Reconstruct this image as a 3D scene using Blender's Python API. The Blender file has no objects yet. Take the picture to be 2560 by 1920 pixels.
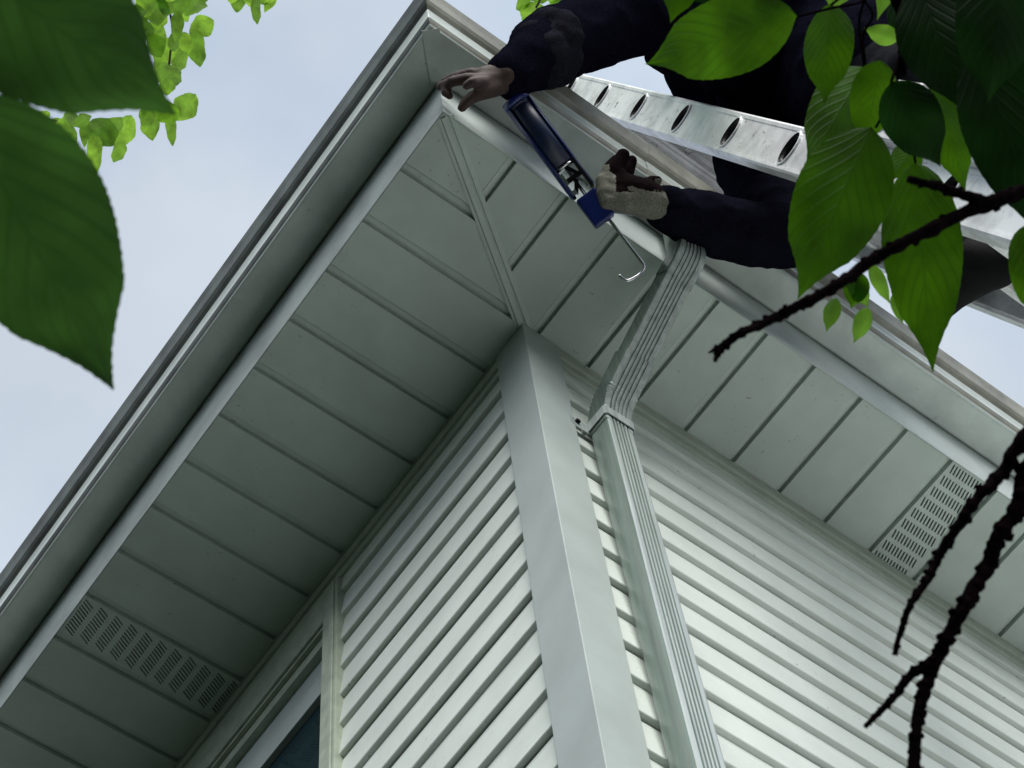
import bpy, bmesh, math, random
from mathutils import Vector, Matrix, noise

# ---------------------------------------------------------------- camera, sky, sun, exposure
S = bpy.context.scene
COL = S.collection
H = 4.5                                   # height of the soffit above the ground
CAM = Vector((-0.9521, -0.9067, 1.5718))
RX = Vector((0.80176, -0.59353, -0.06998))    # camera right
DY = Vector((0.51453, 0.74509, -0.42438))     # camera down
FZ = Vector((0.30403, 0.30424, 0.90278))      # camera forward
FPX = 5017.4
cam_d = bpy.data.cameras.new('camera'); cam = bpy.data.objects.new('camera', cam_d); COL.objects.link(cam)
M = Matrix((( RX.x, -DY.x, -FZ.x, CAM.x), (RX.y, -DY.y, -FZ.y, CAM.y), (RX.z, -DY.z, -FZ.z, CAM.z), (0, 0, 0, 1)))
cam.matrix_world = M
cam_d.sensor_width = 36; cam_d.lens = FPX/2560*36; cam_d.clip_start = .05; cam_d.clip_end = 900
cam_d.dof.use_dof = True; cam_d.dof.focus_distance = 3.2; cam_d.dof.aperture_fstop = 36
S.camera = cam

def at(px, py, Z):
    "point seen at a pixel of the 2560 x 1920 photograph, Z metres in front of the camera"
    return CAM + (RX*((px-1280)/FPX) + DY*((py-960)/FPX) + FZ)*Z

SUN_EL, SUN_AZ = 39, 236                  # azimuth measured from +x, counter-clockwise
W = bpy.data.worlds.new('World'); S.world = W; W.use_nodes = True
nt = W.node_tree; nt.nodes.clear()
out = nt.nodes.new('ShaderNodeOutputWorld'); bg = nt.nodes.new('ShaderNodeBackground'); bg.inputs[1].default_value = .086
sky = nt.nodes.new('ShaderNodeTexSky'); sky.sky_type = 'NISHITA'; sky.sun_disc = False
sky.sun_elevation = math.radians(SUN_EL); sky.sun_rotation = math.radians(90-SUN_AZ)
sky.air_density = 1.0; sky.dust_density = 2.5; sky.ozone_density = 1.5
tc = nt.nodes.new('ShaderNodeTexCoord'); nz = nt.nodes.new('ShaderNodeTexNoise'); nz.inputs['Scale'].default_value = 2.6; nz.inputs['Detail'].default_value = 5
cr = nt.nodes.new('ShaderNodeValToRGB'); cr.color_ramp.elements[0].position = .3; cr.color_ramp.elements[0].color = (.66,.66,.66,1)
cr.color_ramp.elements[1].position = .72; cr.color_ramp.elements[1].color = (.95,.95,.95,1)
mx = nt.nodes.new('ShaderNodeMixRGB'); mx.inputs[2].default_value = (6.5, 7.55, 8.95, 1)
nt.links.new(tc.outputs['Generated'], nz.inputs['Vector']); nt.links.new(nz.outputs['Fac'], cr.inputs[0]); nt.links.new(cr.outputs[0], mx.inputs[0])
nz2 = nt.nodes.new('ShaderNodeTexNoise'); nz2.inputs['Scale'].default_value = 4.2; nz2.inputs['Detail'].default_value = 6; nt.links.new(tc.outputs['Generated'], nz2.inputs['Vector'])
cr2 = nt.nodes.new('ShaderNodeValToRGB'); cr2.color_ramp.elements[0].position = .40; cr2.color_ramp.elements[0].color = (.62, .74, .90, 1); cr2.color_ramp.elements[1].position = .60; cr2.color_ramp.elements[1].color = (.80, .88, .97, 1)
vs_ = nt.nodes.new('ShaderNodeVectorMath'); vs_.operation = 'SCALE'; vs_.inputs['Scale'].default_value = 9.3; nt.links.new(nz2.outputs['Fac'], cr2.inputs[0]); nt.links.new(cr2.outputs[0], vs_.inputs[0]); nt.links.new(vs_.outputs[0], mx.inputs[2])
nt.links.new(sky.outputs[0], mx.inputs[1]); nt.links.new(mx.outputs[0], bg.inputs[0]); nt.links.new(bg.outputs[0], out.inputs[0])
sun_d = bpy.data.lights.new('sun', 'SUN'); sun_d.energy = 3.25; sun_d.angle = math.radians(48); sun_d.color = (1, .97, .93)
sun = bpy.data.objects.new('sun', sun_d); COL.objects.link(sun)
sd = Vector((math.cos(math.radians(SUN_EL))*math.cos(math.radians(SUN_AZ)), math.cos(math.radians(SUN_EL))*math.sin(math.radians(SUN_AZ)), math.sin(math.radians(SUN_EL))))
sun.rotation_euler = sd.to_track_quat('Z', 'Y').to_euler()
S.view_settings.view_transform = 'Standard'; S.view_settings.look = 'None'; S.view_settings.gamma = 1; S.view_settings.exposure = .32
S.render.engine = 'CYCLES'

# ---------------------------------------------------------------- helpers
def mesh_obj(name, verts, faces, mat=None, parent=None, smooth=False, uvs=None):
    me = bpy.data.meshes.new(name); me.from_pydata([tuple(v) for v in verts], [], faces); me.update()
    bm = bmesh.new(); bm.from_mesh(me); bmesh.ops.recalc_face_normals(bm, faces=bm.faces); bm.to_mesh(me); bm.free()
    if uvs:
        l = me.uv_layers.new(name='UVMap')
        for p in me.polygons:
            for li in p.loop_indices: l.data[li].uv = uvs[me.loops[li].vertex_index]
    if mat:
        for m_ in (mat if isinstance(mat, (list, tuple)) else [mat]): me.materials.append(m_)
    if smooth:
        for p in me.polygons: p.use_smooth = True
    o = bpy.data.objects.new(name, me); COL.objects.link(o)
    if parent:
        o.parent = parent; o.matrix_parent_inverse = Matrix.Translation(parent.location).inverted()
    return o
def empty(name, loc=(0, 0, 0)):
    o = bpy.data.objects.new(name, None); COL.objects.link(o); o.location = loc; o.empty_display_size = .1
    return o
def tag(o, label, cat, group=None):
    o['label'] = label; o['category'] = cat
    if group: o['group'] = group
    return o
def adopt(o, parent):
    "parent without moving: vertices are in world space, the empty stands somewhere"
    o.parent = parent; o.matrix_parent_inverse = Matrix.Translation(parent.location).inverted()
    return o
def bevel(o, w=.001, seg=2, ang=35):
    m = o.modifiers.new('bevel', 'BEVEL'); m.width = w; m.segments = seg; m.limit_method = 'ANGLE'; m.angle_limit = math.radians(ang)
    return o
class MB:
    def __init__(s): s.v = []; s.f = []
    def add(s, v, f):
        n = len(s.v); s.v += [Vector(x) for x in v]; s.f += [tuple(i+n for i in q) for q in f]
    def box(s, x0, x1, y0, y1, z0, z1):
        s.add([(x0,y0,z0),(x1,y0,z0),(x1,y1,z0),(x0,y1,z0),(x0,y0,z1),(x1,y0,z1),(x1,y1,z1),(x0,y1,z1)],
              [(0,3,2,1),(4,5,6,7),(0,1,5,4),(1,2,6,5),(2,3,7,6),(3,0,4,7)])
    def obox(s, c, ax, ay, az):
        "box round centre c with half axes"
        c = Vector(c); V = []
        for k in (-1, 1):
            for (i, j) in ((-1,-1),(1,-1),(1,1),(-1,1)): V.append(c+ax*i+ay*j+az*k)
        s.add(V, [(0,3,2,1),(4,5,6,7),(0,1,5,4),(1,2,6,5),(2,3,7,6),(3,0,4,7)])
    def loft(s, rings, closed=True, caps=True):
        n = len(rings[0]); V = [p for r in rings for p in r]; F = []
        for i in range(len(rings)-1):
            for j in range(n if closed else n-1):
                k = (j+1) % n
                F.append((i*n+j, i*n+k, (i+1)*n+k, (i+1)*n+j))
        if caps and closed:
            F.append(tuple(reversed(range(n)))); F.append(tuple((len(rings)-1)*n+j for j in range(n)))
        s.add(V, F)
    def tube(s, pts, rad, n=10, caps=True, jit=0):
        pts = [Vector(p) for p in pts]; rr = rad if isinstance(rad, (list, tuple)) else [rad]*len(pts)
        rings = []; up = Vector((.31, .2, .93)); prev = None
        for i, p in enumerate(pts):
            a = pts[max(i-1, 0)]; b = pts[min(i+1, len(pts)-1)]; d = (b-a).normalized()
            if prev is None:
                x = d.cross(up); x = x if x.length > .1 else d.cross(Vector((1, 0, 0)))
            else: x = prev-d*prev.dot(d)
            x.normalize(); prev = x; y = d.cross(x)
            rings.append([p+(x*math.cos(2*math.pi*j/n)+y*math.sin(2*math.pi*j/n))*rr[i]*(1+jit*noise.noise(p*170+Vector((j*.7, 0, 0)))) for j in range(n)])
        s.loft(rings, True, caps)
    def build(s, name, mat=None, parent=None, smooth=False):
        return mesh_obj(name, s.v, s.f, mat, parent, smooth)
def spline(pts, n=6):
    pts = [Vector(p) for p in pts]; o = []
    P = [pts[0]*2-pts[1]]+pts+[pts[-1]*2-pts[-2]]
    for i in range(1, len(P)-2):
        for k in range(n):
            t = k/n; a, b, c, d = P[i-1:i+3]
            o.append(.5*((2*b)+(c-a)*t+(2*a-5*b+4*c-d)*t*t+(3*b-a-3*c+d)*t**3))
    o.append(pts[-1]); return o
def lerpl(r, n):
    o = []
    for i in range(len(r)-1):
        for k in range(n): o.append(r[i]+(r[i+1]-r[i])*k/n)
    return o+[r[-1]]

# ---------------------------------------------------------------- materials
def new_mat(name):
    m = bpy.data.materials.new(name); m.use_nodes = True; t = m.node_tree
    return m, t, t.nodes['Principled BSDF'], t.nodes['Material Output']
def N(t, k, **kw):
    n = t.nodes.new(k)
    for a, b in kw.items():
        if hasattr(n, a): setattr(n, a, b)
        else: n.inputs[a.replace('_', ' ')].default_value = b
    return n
def ramp(t, src, p0, c0, p1, c1):
    r = t.nodes.new('ShaderNodeValToRGB'); e = r.color_ramp.elements
    e[0].position = p0; e[0].color = (*c0, 1); e[1].position = p1; e[1].color = (*c1, 1)
    t.links.new(src, r.inputs[0]); return r
def g3(v): return (v, v, v)
def painted(name, col, rough=.42, grime=.25, streak=None, cstreak=None, spots=True, bump=.15, spec=.5, dirt=(.12, .12, .09), scale=9.):
    """weathered paint or vinyl: cloudy tone, specks of dirt, optional grain stretched along one axis"""
    m, t, b, o = new_mat(name); tc = N(t, 'ShaderNodeTexCoord')
    n1 = N(t, 'ShaderNodeTexNoise', Scale=scale, Detail=6., Roughness=.6); t.links.new(tc.outputs['Object'], n1.inputs['Vector'])
    if cstreak:
        mq = N(t, 'ShaderNodeMapping'); mq.inputs['Scale'].default_value = cstreak; t.links.new(tc.outputs['Object'], mq.inputs['Vector']); t.links.new(mq.outputs[0], n1.inputs['Vector'])
    r1 = ramp(t, n1.outputs['Fac'], .35, tuple(c*(1-grime) for c in col), .62, col)
    last = r1.outputs[0]
    if spots:
        n2 = N(t, 'ShaderNodeTexNoise', Scale=95., Detail=3., Roughness=.75); t.links.new(tc.outputs['Object'], n2.inputs['Vector'])
        n3 = N(t, 'ShaderNodeTexNoise', Scale=5.5, Detail=2.); t.links.new(tc.outputs['Object'], n3.inputs['Vector'])
        r3 = ramp(t, n3.outputs['Fac'], .45, g3(0), .7, g3(1))
        r2 = ramp(t, n2.outputs['Fac'], .66, g3(0), .71, g3(1))
        mu = N(t, 'ShaderNodeMath', operation='MULTIPLY'); t.links.new(r2.outputs[0], mu.inputs[0]); t.links.new(r3.outputs[0], mu.inputs[1])
        mm = N(t, 'ShaderNodeMixRGB'); mm.inputs[2].default_value = (*dirt, 1)
        t.links.new(mu.outputs[0], mm.inputs[0]); t.links.new(last, mm.inputs[1]); last = mm.outputs[0]
    t.links.new(last, b.inputs['Base Color'])
    b.inputs['Roughness'].default_value = rough; b.inputs['Specular IOR Level'].default_value = spec
    bp = N(t, 'ShaderNodeBump', Strength=bump, Distance=.002)
    mp = N(t, 'ShaderNodeMapping'); t.links.new(tc.outputs['Object'], mp.inputs['Vector'])
    mp.inputs['Scale'].default_value = streak or (60, 60, 60)
    n4 = N(t, 'ShaderNodeTexNoise', Scale=1., Detail=5.); t.links.new(mp.outputs[0], n4.inputs['Vector'])
    t.links.new(n4.outputs['Fac'], bp.inputs['Height']); t.links.new(bp.outputs[0], b.inputs['Normal'])
    return m
def simple(name, col, rough=.5, metal=0., bump=0., bs=40., spec=.5, var=.15):
    m, t, b, o = new_mat(name); tc = N(t, 'ShaderNodeTexCoord')
    n1 = N(t, 'ShaderNodeTexNoise', Scale=bs, Detail=5.); t.links.new(tc.outputs['Object'], n1.inputs['Vector'])
    r1 = ramp(t, n1.outputs['Fac'], .3, tuple(c*(1-var) for c in col), .7, tuple(min(1, c*(1+var)) for c in col))
    t.links.new(r1.outputs[0], b.inputs['Base Color'])
    b.inputs['Roughness'].default_value = rough; b.inputs['Metallic'].default_value = metal; b.inputs['Specular IOR Level'].default_value = spec
    if bump:
        bp = N(t, 'ShaderNodeBump', Strength=bump, Distance=.003); t.links.new(n1.outputs['Fac'], bp.inputs['Height']); t.links.new(bp.outputs[0], b.inputs['Normal'])
    return m
M_SID_L = painted('vinyl_siding_left', (.70, .76, .70), .5, .1, (90, 3, 160), bump=.22)
M_SID_R = painted('vinyl_siding_right', (.70, .76, .70), .5, .1, (3, 90, 160), bump=.22)
M_POST = painted('corner_post_vinyl', (.43, .49, .465), .45, .12, spots=False, bump=.08)
M_SOFFIT = painted('soffit_vinyl', (.55, .63, .58), .5, .12, bump=.06)
M_GROOVE = M_SOFFIT
M_TRIM = painted('trim_vinyl', (.46, .52, .44), .5, .15, bump=.06)
M_GUT = painted('gutter_enamel', (.68, .75, .71), .26, .22, (14, 14, 60), bump=.1, spec=.6)
M_DS = painted('downspout_enamel', (.50, .56, .54), .18, .3, (120, 120, 6), cstreak=(14, 14, .5), bump=.12, spec=.7, scale=8)
M_DS_SHADE = painted('downspout_enamel_shade', (.20, .26, .225), .25, .3, (120, 120, 6), cstreak=(14, 14, .5), bump=.12, spec=.6, scale=8)  # darker enamel that paints shade onto the left-facing side
M_DARK = simple('dark_gap', (.02, .025, .02), .9)  # near-black, stands in for shade inside gaps and cavities
def mildew_mat(name, col, z_edge, span, flip=1, grime=.15):
    "painted board with mildew growing in a ragged band from one edge"
    m = painted(name, col, .6, grime, bump=.04); t = m.node_tree; b = t.nodes['Principled BSDF']
    src = b.inputs['Base Color'].links[0].from_socket
    g = N(t, 'ShaderNodeNewGeometry'); sx = N(t, 'ShaderNodeSeparateXYZ'); t.links.new(g.outputs['Position'], sx.inputs[0])
    s1 = N(t, 'ShaderNodeMath', operation='SUBTRACT'); s1.inputs[1].default_value = z_edge; t.links.new(sx.outputs[2], s1.inputs[0])
    s2 = N(t, 'ShaderNodeMath', operation='ABSOLUTE'); t.links.new(s1.outputs[0], s2.inputs[0])
    nz = N(t, 'ShaderNodeTexNoise', Scale=42., Detail=8., Roughness=.8); t.links.new(g.outputs['Position'], nz.inputs['Vector'])
    big = N(t, 'ShaderNodeTexNoise', Scale=4., Detail=2.); t.links.new(g.outputs['Position'], big.inputs['Vector'])
    m1 = N(t, 'ShaderNodeMath', operation='ADD'); t.links.new(nz.outputs['Fac'], m1.inputs[0]); t.links.new(big.outputs['Fac'], m1.inputs[1])
    m2 = N(t, 'ShaderNodeMath', operation='MULTIPLY_ADD'); m2.inputs[1].default_value = span*5; m2.inputs[2].default_value = -span*4.25; t.links.new(m1.outputs[0], m2.inputs[0])
    d = N(t, 'ShaderNodeMath', operation='SUBTRACT'); t.links.new(m2.outputs[0], d.inputs[0]); t.links.new(s2.outputs[0], d.inputs[1])
    r = ramp(t, d.outputs[0], 0.0, g3(0), .020, g3(.55))
    mm = N(t, 'ShaderNodeMixRGB'); mm.inputs[2].default_value = (.10, .13, .11, 1)
    t.links.new(r.outputs[0], mm.inputs[0]); t.links.new(src, mm.inputs[1]); t.links.new(mm.outputs[0], b.inputs['Base Color'])
    return m
M_FASCIA = mildew_mat('fascia_enamel_shade_mildew', (.29, .34, .325), H+.154, .034, grime=.3)  # left run: base darkened to stand in for shade, plus real mildew
M_FASCIA2 = mildew_mat('fascia_enamel', (.55, .62, .59), H+.154, .008)
def alu_mat(name, col, rough, dirty=True):
    m, t, b, o = new_mat(name); tc = N(t, 'ShaderNodeTexCoord')
    n1 = N(t, 'ShaderNodeTexNoise', Scale=13., Detail=7., Roughness=.65); t.links.new(tc.outputs['Object'], n1.inputs['Vector'])
    r1 = ramp(t, n1.outputs['Fac'], .3, tuple(c*.62 for c in col), .58, col)
    n2 = N(t, 'ShaderNodeTexNoise', Scale=38., Detail=6., Roughness=.8, Distortion=1.4); t.links.new(tc.outputs['Object'], n2.inputs['Vector'])
    r2 = ramp(t, n2.outputs['Fac'], .60, g3(0), .66, g3(.9 if dirty else 0))
    mm = N(t, 'ShaderNodeMixRGB'); mm.inputs[2].default_value = (.06, .05, .05, 1)
    t.links.new(r2.outputs[0], mm.inputs[0]); t.links.new(r1.outputs[0], mm.inputs[1]); t.links.new(mm.outputs[0], b.inputs['Base Color'])
    b.inputs['Metallic'].default_value = .3; b.inputs['Roughness'].default_value = rough
    bp = N(t, 'ShaderNodeBump', Strength=.12, Distance=.002); t.links.new(n2.outputs['Fac'], bp.inputs['Height']); t.links.new(bp.outputs[0], b.inputs['Normal'])
    return m
M_ALU = alu_mat('ladder_aluminium', (.88, .89, .90), .42)
M_HOLE = simple('rung_bore', (.03, .028, .03), .45)  # near-black paints the shade inside the hollow rungs
M_BLACK = simple('black_rubber', (.006, .006, .007), .8, spec=.15)
M_WOOD = simple('window_casing', (.40, .45, .36), .5, bump=.1)
m_, t_, b_, o_ = new_mat('window_glass'); M_GLASS = m_
b_.inputs['Base Color'].default_value = (.012, .03, .04, 1); b_.inputs['Roughness'].default_value = .04; b_.inputs['Specular IOR Level'].default_value = .6
M_ROOF = simple('roof_shingle', (.09, .085, .08), .95, bump=.6, bs=60, var=.4)
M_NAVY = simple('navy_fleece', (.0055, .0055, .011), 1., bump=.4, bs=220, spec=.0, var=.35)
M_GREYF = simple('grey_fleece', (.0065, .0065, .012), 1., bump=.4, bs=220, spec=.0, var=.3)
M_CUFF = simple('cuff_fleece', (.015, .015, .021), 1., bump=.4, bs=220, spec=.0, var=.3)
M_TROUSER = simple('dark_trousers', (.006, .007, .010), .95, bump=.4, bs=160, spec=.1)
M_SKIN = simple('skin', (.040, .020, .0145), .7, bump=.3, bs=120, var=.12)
M_KNIT = simple('glove_knit', (.165, .165, .135), .95, bump=.35, bs=320, spec=.1, var=.3)
M_RUBBER = simple('glove_rubber', (.0045, .0015, .002), .9, bump=.2, bs=90, spec=.03)
M_HAIR = simple('hair', (.03, .02, .015), .7)
M_BLUE = simple('blue_enamel', (.004, .014, .13), .3, var=.12, bs=30, spec=.6)
M_CART = simple('sealant_cartridge', (.008, .016, .05), .35, var=.3, bs=20)
M_STEEL = simple('steel_rod', (.62, .63, .65), .25, metal=1.)
M_CREAM = simple('nozzle_plastic', (.62, .58, .44), .4)
M_BARK = simple('twig_bark', (.006, .004, .005), .9, bump=.8, bs=140, spec=.0, var=.4)
M_TRUNK = simple('trunk_bark', (.10, .08, .065), .95, bump=1., bs=30, var=.5)
def leaf_mat(name, refl, trans, fac=.62, vein=.22):
    m, t, b, o = new_mat(name)
    uv = N(t, 'ShaderNodeUVMap'); sp = N(t, 'ShaderNodeSeparateXYZ'); t.links.new(uv.outputs[0], sp.inputs[0])
    ab = N(t, 'ShaderNodeMath', operation='ABSOLUTE'); t.links.new(sp.outputs[0], ab.inputs[0])
    a1 = N(t, 'ShaderNodeMath', operation='MULTIPLY'); a1.inputs[1].default_value = -.36; t.links.new(ab.outputs[0], a1.inputs[0])
    a2 = N(t, 'ShaderNodeMath', operation='ADD'); t.links.new(a1.outputs[0], a2.inputs[0]); t.links.new(sp.outputs[1], a2.inputs[1])
    a3 = N(t, 'ShaderNodeMath', operation='MULTIPLY'); a3.inputs[1].default_value = 56.; t.links.new(a2.outputs[0], a3.inputs[0])
    a4 = N(t, 'ShaderNodeMath', operation='SINE'); t.links.new(a3.outputs[0], a4.inputs[0])
    rv = ramp(t, a4.outputs[0], .2, g3(0), 1., g3(1))
    rm = ramp(t, ab.outputs[0], .015, g3(1), .05, g3(0))
    mxx = N(t, 'ShaderNodeMath', operation='MAXIMUM'); t.links.new(rv.outputs[0], mxx.inputs[0]); t.links.new(rm.outputs[0], mxx.inputs[1])
    tc = N(t, 'ShaderNodeTexCoord'); nz = N(t, 'ShaderNodeTexNoise', Scale=26., Detail=5.); t.links.new(tc.outputs['Object'], nz.inputs['Vector'])
    rt = ramp(t, nz.outputs['Fac'], .33, tuple(c*.42 for c in trans), .66, tuple(c*1.1 for c in trans))
    vm = N(t, 'ShaderNodeMixRGB'); vm.inputs[2].default_value = (trans[0]*.55, trans[1]*.62, trans[2]*.6, 1)
    vf = N(t, 'ShaderNodeMath', operation='MULTIPLY'); vf.inputs[1].default_value = vein*2.2; t.links.new(mxx.outputs[0], vf.inputs[0])
    t.links.new(vf.outputs[0], vm.inputs[0]); t.links.new(rt.outputs[0], vm.inputs[1])
    tr = N(t, 'ShaderNodeBsdfTranslucent'); t.links.new(vm.outputs[0], tr.inputs[0])
    b.inputs['Base Color'].default_value = (*refl, 1); b.inputs['Roughness'].default_value = .55; b.inputs['Specular IOR Level'].default_value = .25
    bp = N(t, 'ShaderNodeBump', Strength=.55, Distance=.0008); t.links.new(mxx.outputs[0], bp.inputs['Height']); t.links.new(bp.outputs[0], b.inputs['Normal'])
    mix = N(t, 'ShaderNodeMixShader'); mix.inputs[0].default_value = fac
    t.links.new(b.outputs[0], mix.inputs[1]); t.links.new(tr.outputs[0], mix.inputs[2]); t.links.new(mix.outputs[0], o.inputs['Surface'])
    return m
M_LEAF = leaf_mat('cherry_leaf', (.014, .05, .005), (.066, .178, .003), fac=.68)
M_LEAFD = leaf_mat('cherry_leaf_shaded', (.006, .018, .006), (.006, .028, .003), vein=.15)  # same leaf coloured darker, as if shaded by leaves above
M_LEAFY = leaf_mat('young_leaf', (.06, .14, .03), (.17, .36, .03))
M_LIME = leaf_mat('far_leaf', (.10, .20, .04), (.42, .72, .07), fac=.75, vein=.12)
M_LIMED = leaf_mat('far_leaf_deep', (.07, .16, .03), (.25, .50, .03), fac=.7, vein=.12)
M_LEAFL = leaf_mat('cherry_leaf_close', (.022, .042, .022), (.036, .100, .014), vein=.24)

# ---------------------------------------------------------------- ground
def ground():
    m, t, b, o = new_mat('lawn'); tc = N(t, 'ShaderNodeTexCoord')
    n1 = N(t, 'ShaderNodeTexNoise', Scale=3., Detail=8.); t.links.new(tc.outputs['Object'], n1.inputs['Vector'])
    r = ramp(t, n1.outputs['Fac'], .3, (.022, .034, .022), .7, (.042, .056, .036)); t.links.new(r.outputs[0], b.inputs['Base Color']); b.inputs['Roughness'].default_value = 1.
    g = MB(); g.add([(-300,-300,0),(300,-300,0),(300,300,0),(-300,300,0)], [(0,1,2,3)]); l = g.build('lawn', m); l['kind'] = 'structure'
    c = painted('concrete', (.74, .73, .71), .85, .12, bump=.3)
    g = MB(); g.box(.15, 9, -9, -.25, -.06, .02); p = g.build('bounce_slab', c); p['kind'] = 'structure'  # unseen pale slab, added to bounce light onto the right eave
ground()
def shade_woods():  # unseen trees, added so the horizon light and reflections go dark
    m = simple('shade_woods_foliage', (.022, .035, .018), .9, bs=1.5, var=.5); rr = random.Random(3); g = MB()
    for i in range(6500):
        a = rr.uniform(0, 2*math.pi); d = rr.uniform(11, 15); h = rr.random()**.8*(6.3+1.2*math.sin(a*5)+.8*math.sin(a*13))
        c = Vector((math.cos(a)*d, math.sin(a)*d, h)); s_ = rr.uniform(.25, .6)
        x = Vector((rr.gauss(0, 1), rr.gauss(0, 1), rr.gauss(0, 1))).normalized(); y = x.cross(Vector((rr.gauss(0, 1), rr.gauss(0, 1), rr.gauss(0, 1)))).normalized()
        g.add([c-x*s_, c-y*s_*.5, c+x*s_, c+y*s_*.5], [(0,1,2,3)])
    o = g.build('shade_woods', m); o['kind'] = 'stuff'; o['label'] = 'unseen ring of dark trees added to darken the horizon light'
shade_woods()
def shade_hedge():  # unseen blocker, added to keep light off the left eave
    m = simple('shade_hedge_foliage', (.018, .034, .016), .8, bs=6., var=.5); rr = random.Random(5); g = MB()
    for i in range(5200):
        y = rr.uniform(-1.8, 6.2); h = rr.random()**.7*(2.55+.15*math.sin(y*2.3)); k = rr.choice((-1, 1, 1))
        c = Vector((-1.95+k*rr.uniform(.15, .36)*(1-.25*(h/2.6)**3), y, h)); s_ = rr.uniform(.03, .07)
        x = Vector((rr.gauss(0, 1), rr.gauss(0, 1), rr.gauss(0, 1))).normalized(); y_ = x.cross(Vector((rr.gauss(0, 1), rr.gauss(0, 1), rr.gauss(0, 1)))).normalized()
        g.add([c-x*s_, c-y_*s_*.6, c+x*s_, c+y_*s_*.6], [(0,1,2,3)])
    g.box(-2.1, -1.8, -1.75, 6.1, 0, 2.4)
    o = g.build('shade_hedge', m); tag(o, 'unseen hedge running beside the left wall of the house', 'shade_hedge')
shade_hedge()

# ---------------------------------------------------------------- house
house = empty('house'); tag(house, 'pale green vinyl-sided house corner with white gutters and deep eaves', 'house')
EL, ER = .323, .2268
LEN = 6.0
def lsweep(name, prof, mat, parent=house, y1=LEN, x1=LEN, close=False, smooth=False, xs=None):
    """profile (e, z) carried along both eaves and mitred at the corner; e measured outward from the soffit edge"""
    n = len(prof); V = []; F = []
    cols = [[(-(EL+e), y1, z) for e, z in prof], [(-(EL+e), -(ER+e), z) for e, z in prof], [(x1, -(ER+e), z) for e, z in prof]]
    for c in cols: V += c
    for i in range(2):
        for j in range(n if close else n-1):
            k = (j+1) % n; F.append((i*n+j, i*n+k, (i+1)*n+k, (i+1)*n+j))
    if close: F += [tuple(range(n)), tuple(2*n+j for j in range(n))]
    return mesh_obj(name, V, F, mat, parent, smooth)

# siding: each course slopes outward to a butt edge with a return underneath
PITCH, Z0 = .0757, 3.714
def siding(axis, a0, a1, holes, mat, name):
    g = MB(); k0 = -49; zs = [Z0+k*PITCH for k in range(k0, 11)]
    ztop = H-.006
    for i, z in enumerate(zs):
        zt = min(z+PITCH, ztop)
        second = (i % 2 == 0)
        
        zt = zt-(.003 if (i % 2 == 1) else .0006)
        prof = [(0.0, z+.0), (.0005 if not second else .0025, z-.0), (.0085, z+.0034), (.0096, z+.0050), (.0093, z+.010), (.0022, zt+.0003)]
        if second: prof = [(-.003, zt+.0002 if False else z+.002), (-.003, z), (.0085, z+.0034), (.0096, z+.0050), (.0093, z+.010), (.0022, zt+.0003)]
        if prof[-1][1] > ztop: prof[-1] = (.0022, ztop)
        spans = [(a0, a1)]
        for (h0, h1, hz0, hz1) in holes:
            if z+PITCH > hz0 and z < hz1: spans = [(s0, min(s1, h0)) for s0, s1 in spans if s0 < h0]+[(max(s0, h1), s1) for s0, s1 in spans if s1 > h1]
        for s0, s1 in spans:
            ring = lambda a: [((-e, a, zz) if axis == 'y' else (a, -e, zz)) for e, zz in prof]
            g.loft([ring(s0), ring(s1)], closed=False, caps=False)
    return g.build(name, mat, house)
WY0, WY1, WZ0, WZ1 = .502, 1.62, 3.0, 4.44
wl = siding('y', .0, LEN, [(WY0+.02, WY1-.02, WZ0+.05, WZ1-.012)], M_SID_L, 'wall')
wr = siding('x', .0, LEN, [], M_SID_R, 'wall')
g = MB(); g.box(.004, .012, .004, LEN, 0, H+.1); g.box(.012, LEN, .004, .012, 0, H+.1); bk = g.build('wall_backing', M_DARK, house)
# backing needs the window opening: rebuild in strips
bpy.data.objects.remove(bk)
g = MB(); g.box(.006, .03, .006, WY0+.02, 0, H+.1); g.box(.006, .03, WY1-.02, LEN, 0, H+.1); g.box(.006, .03, WY0+.02, WY1-.02, WZ1-.02, H+.1); g.box(.006, .03, WY0+.02, WY1-.02, 0, WZ0+.05)
g.box(.03, LEN, .006, .03, 0, H+.1)
g.build('sheathing', M_DARK, house)
# corner post
g = MB(); g.box(-.0165, .0545, -.0165, .0565, 0.02, H-.001); bevel(g.build('corner_post', M_POST, house), .0011, 2)

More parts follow.
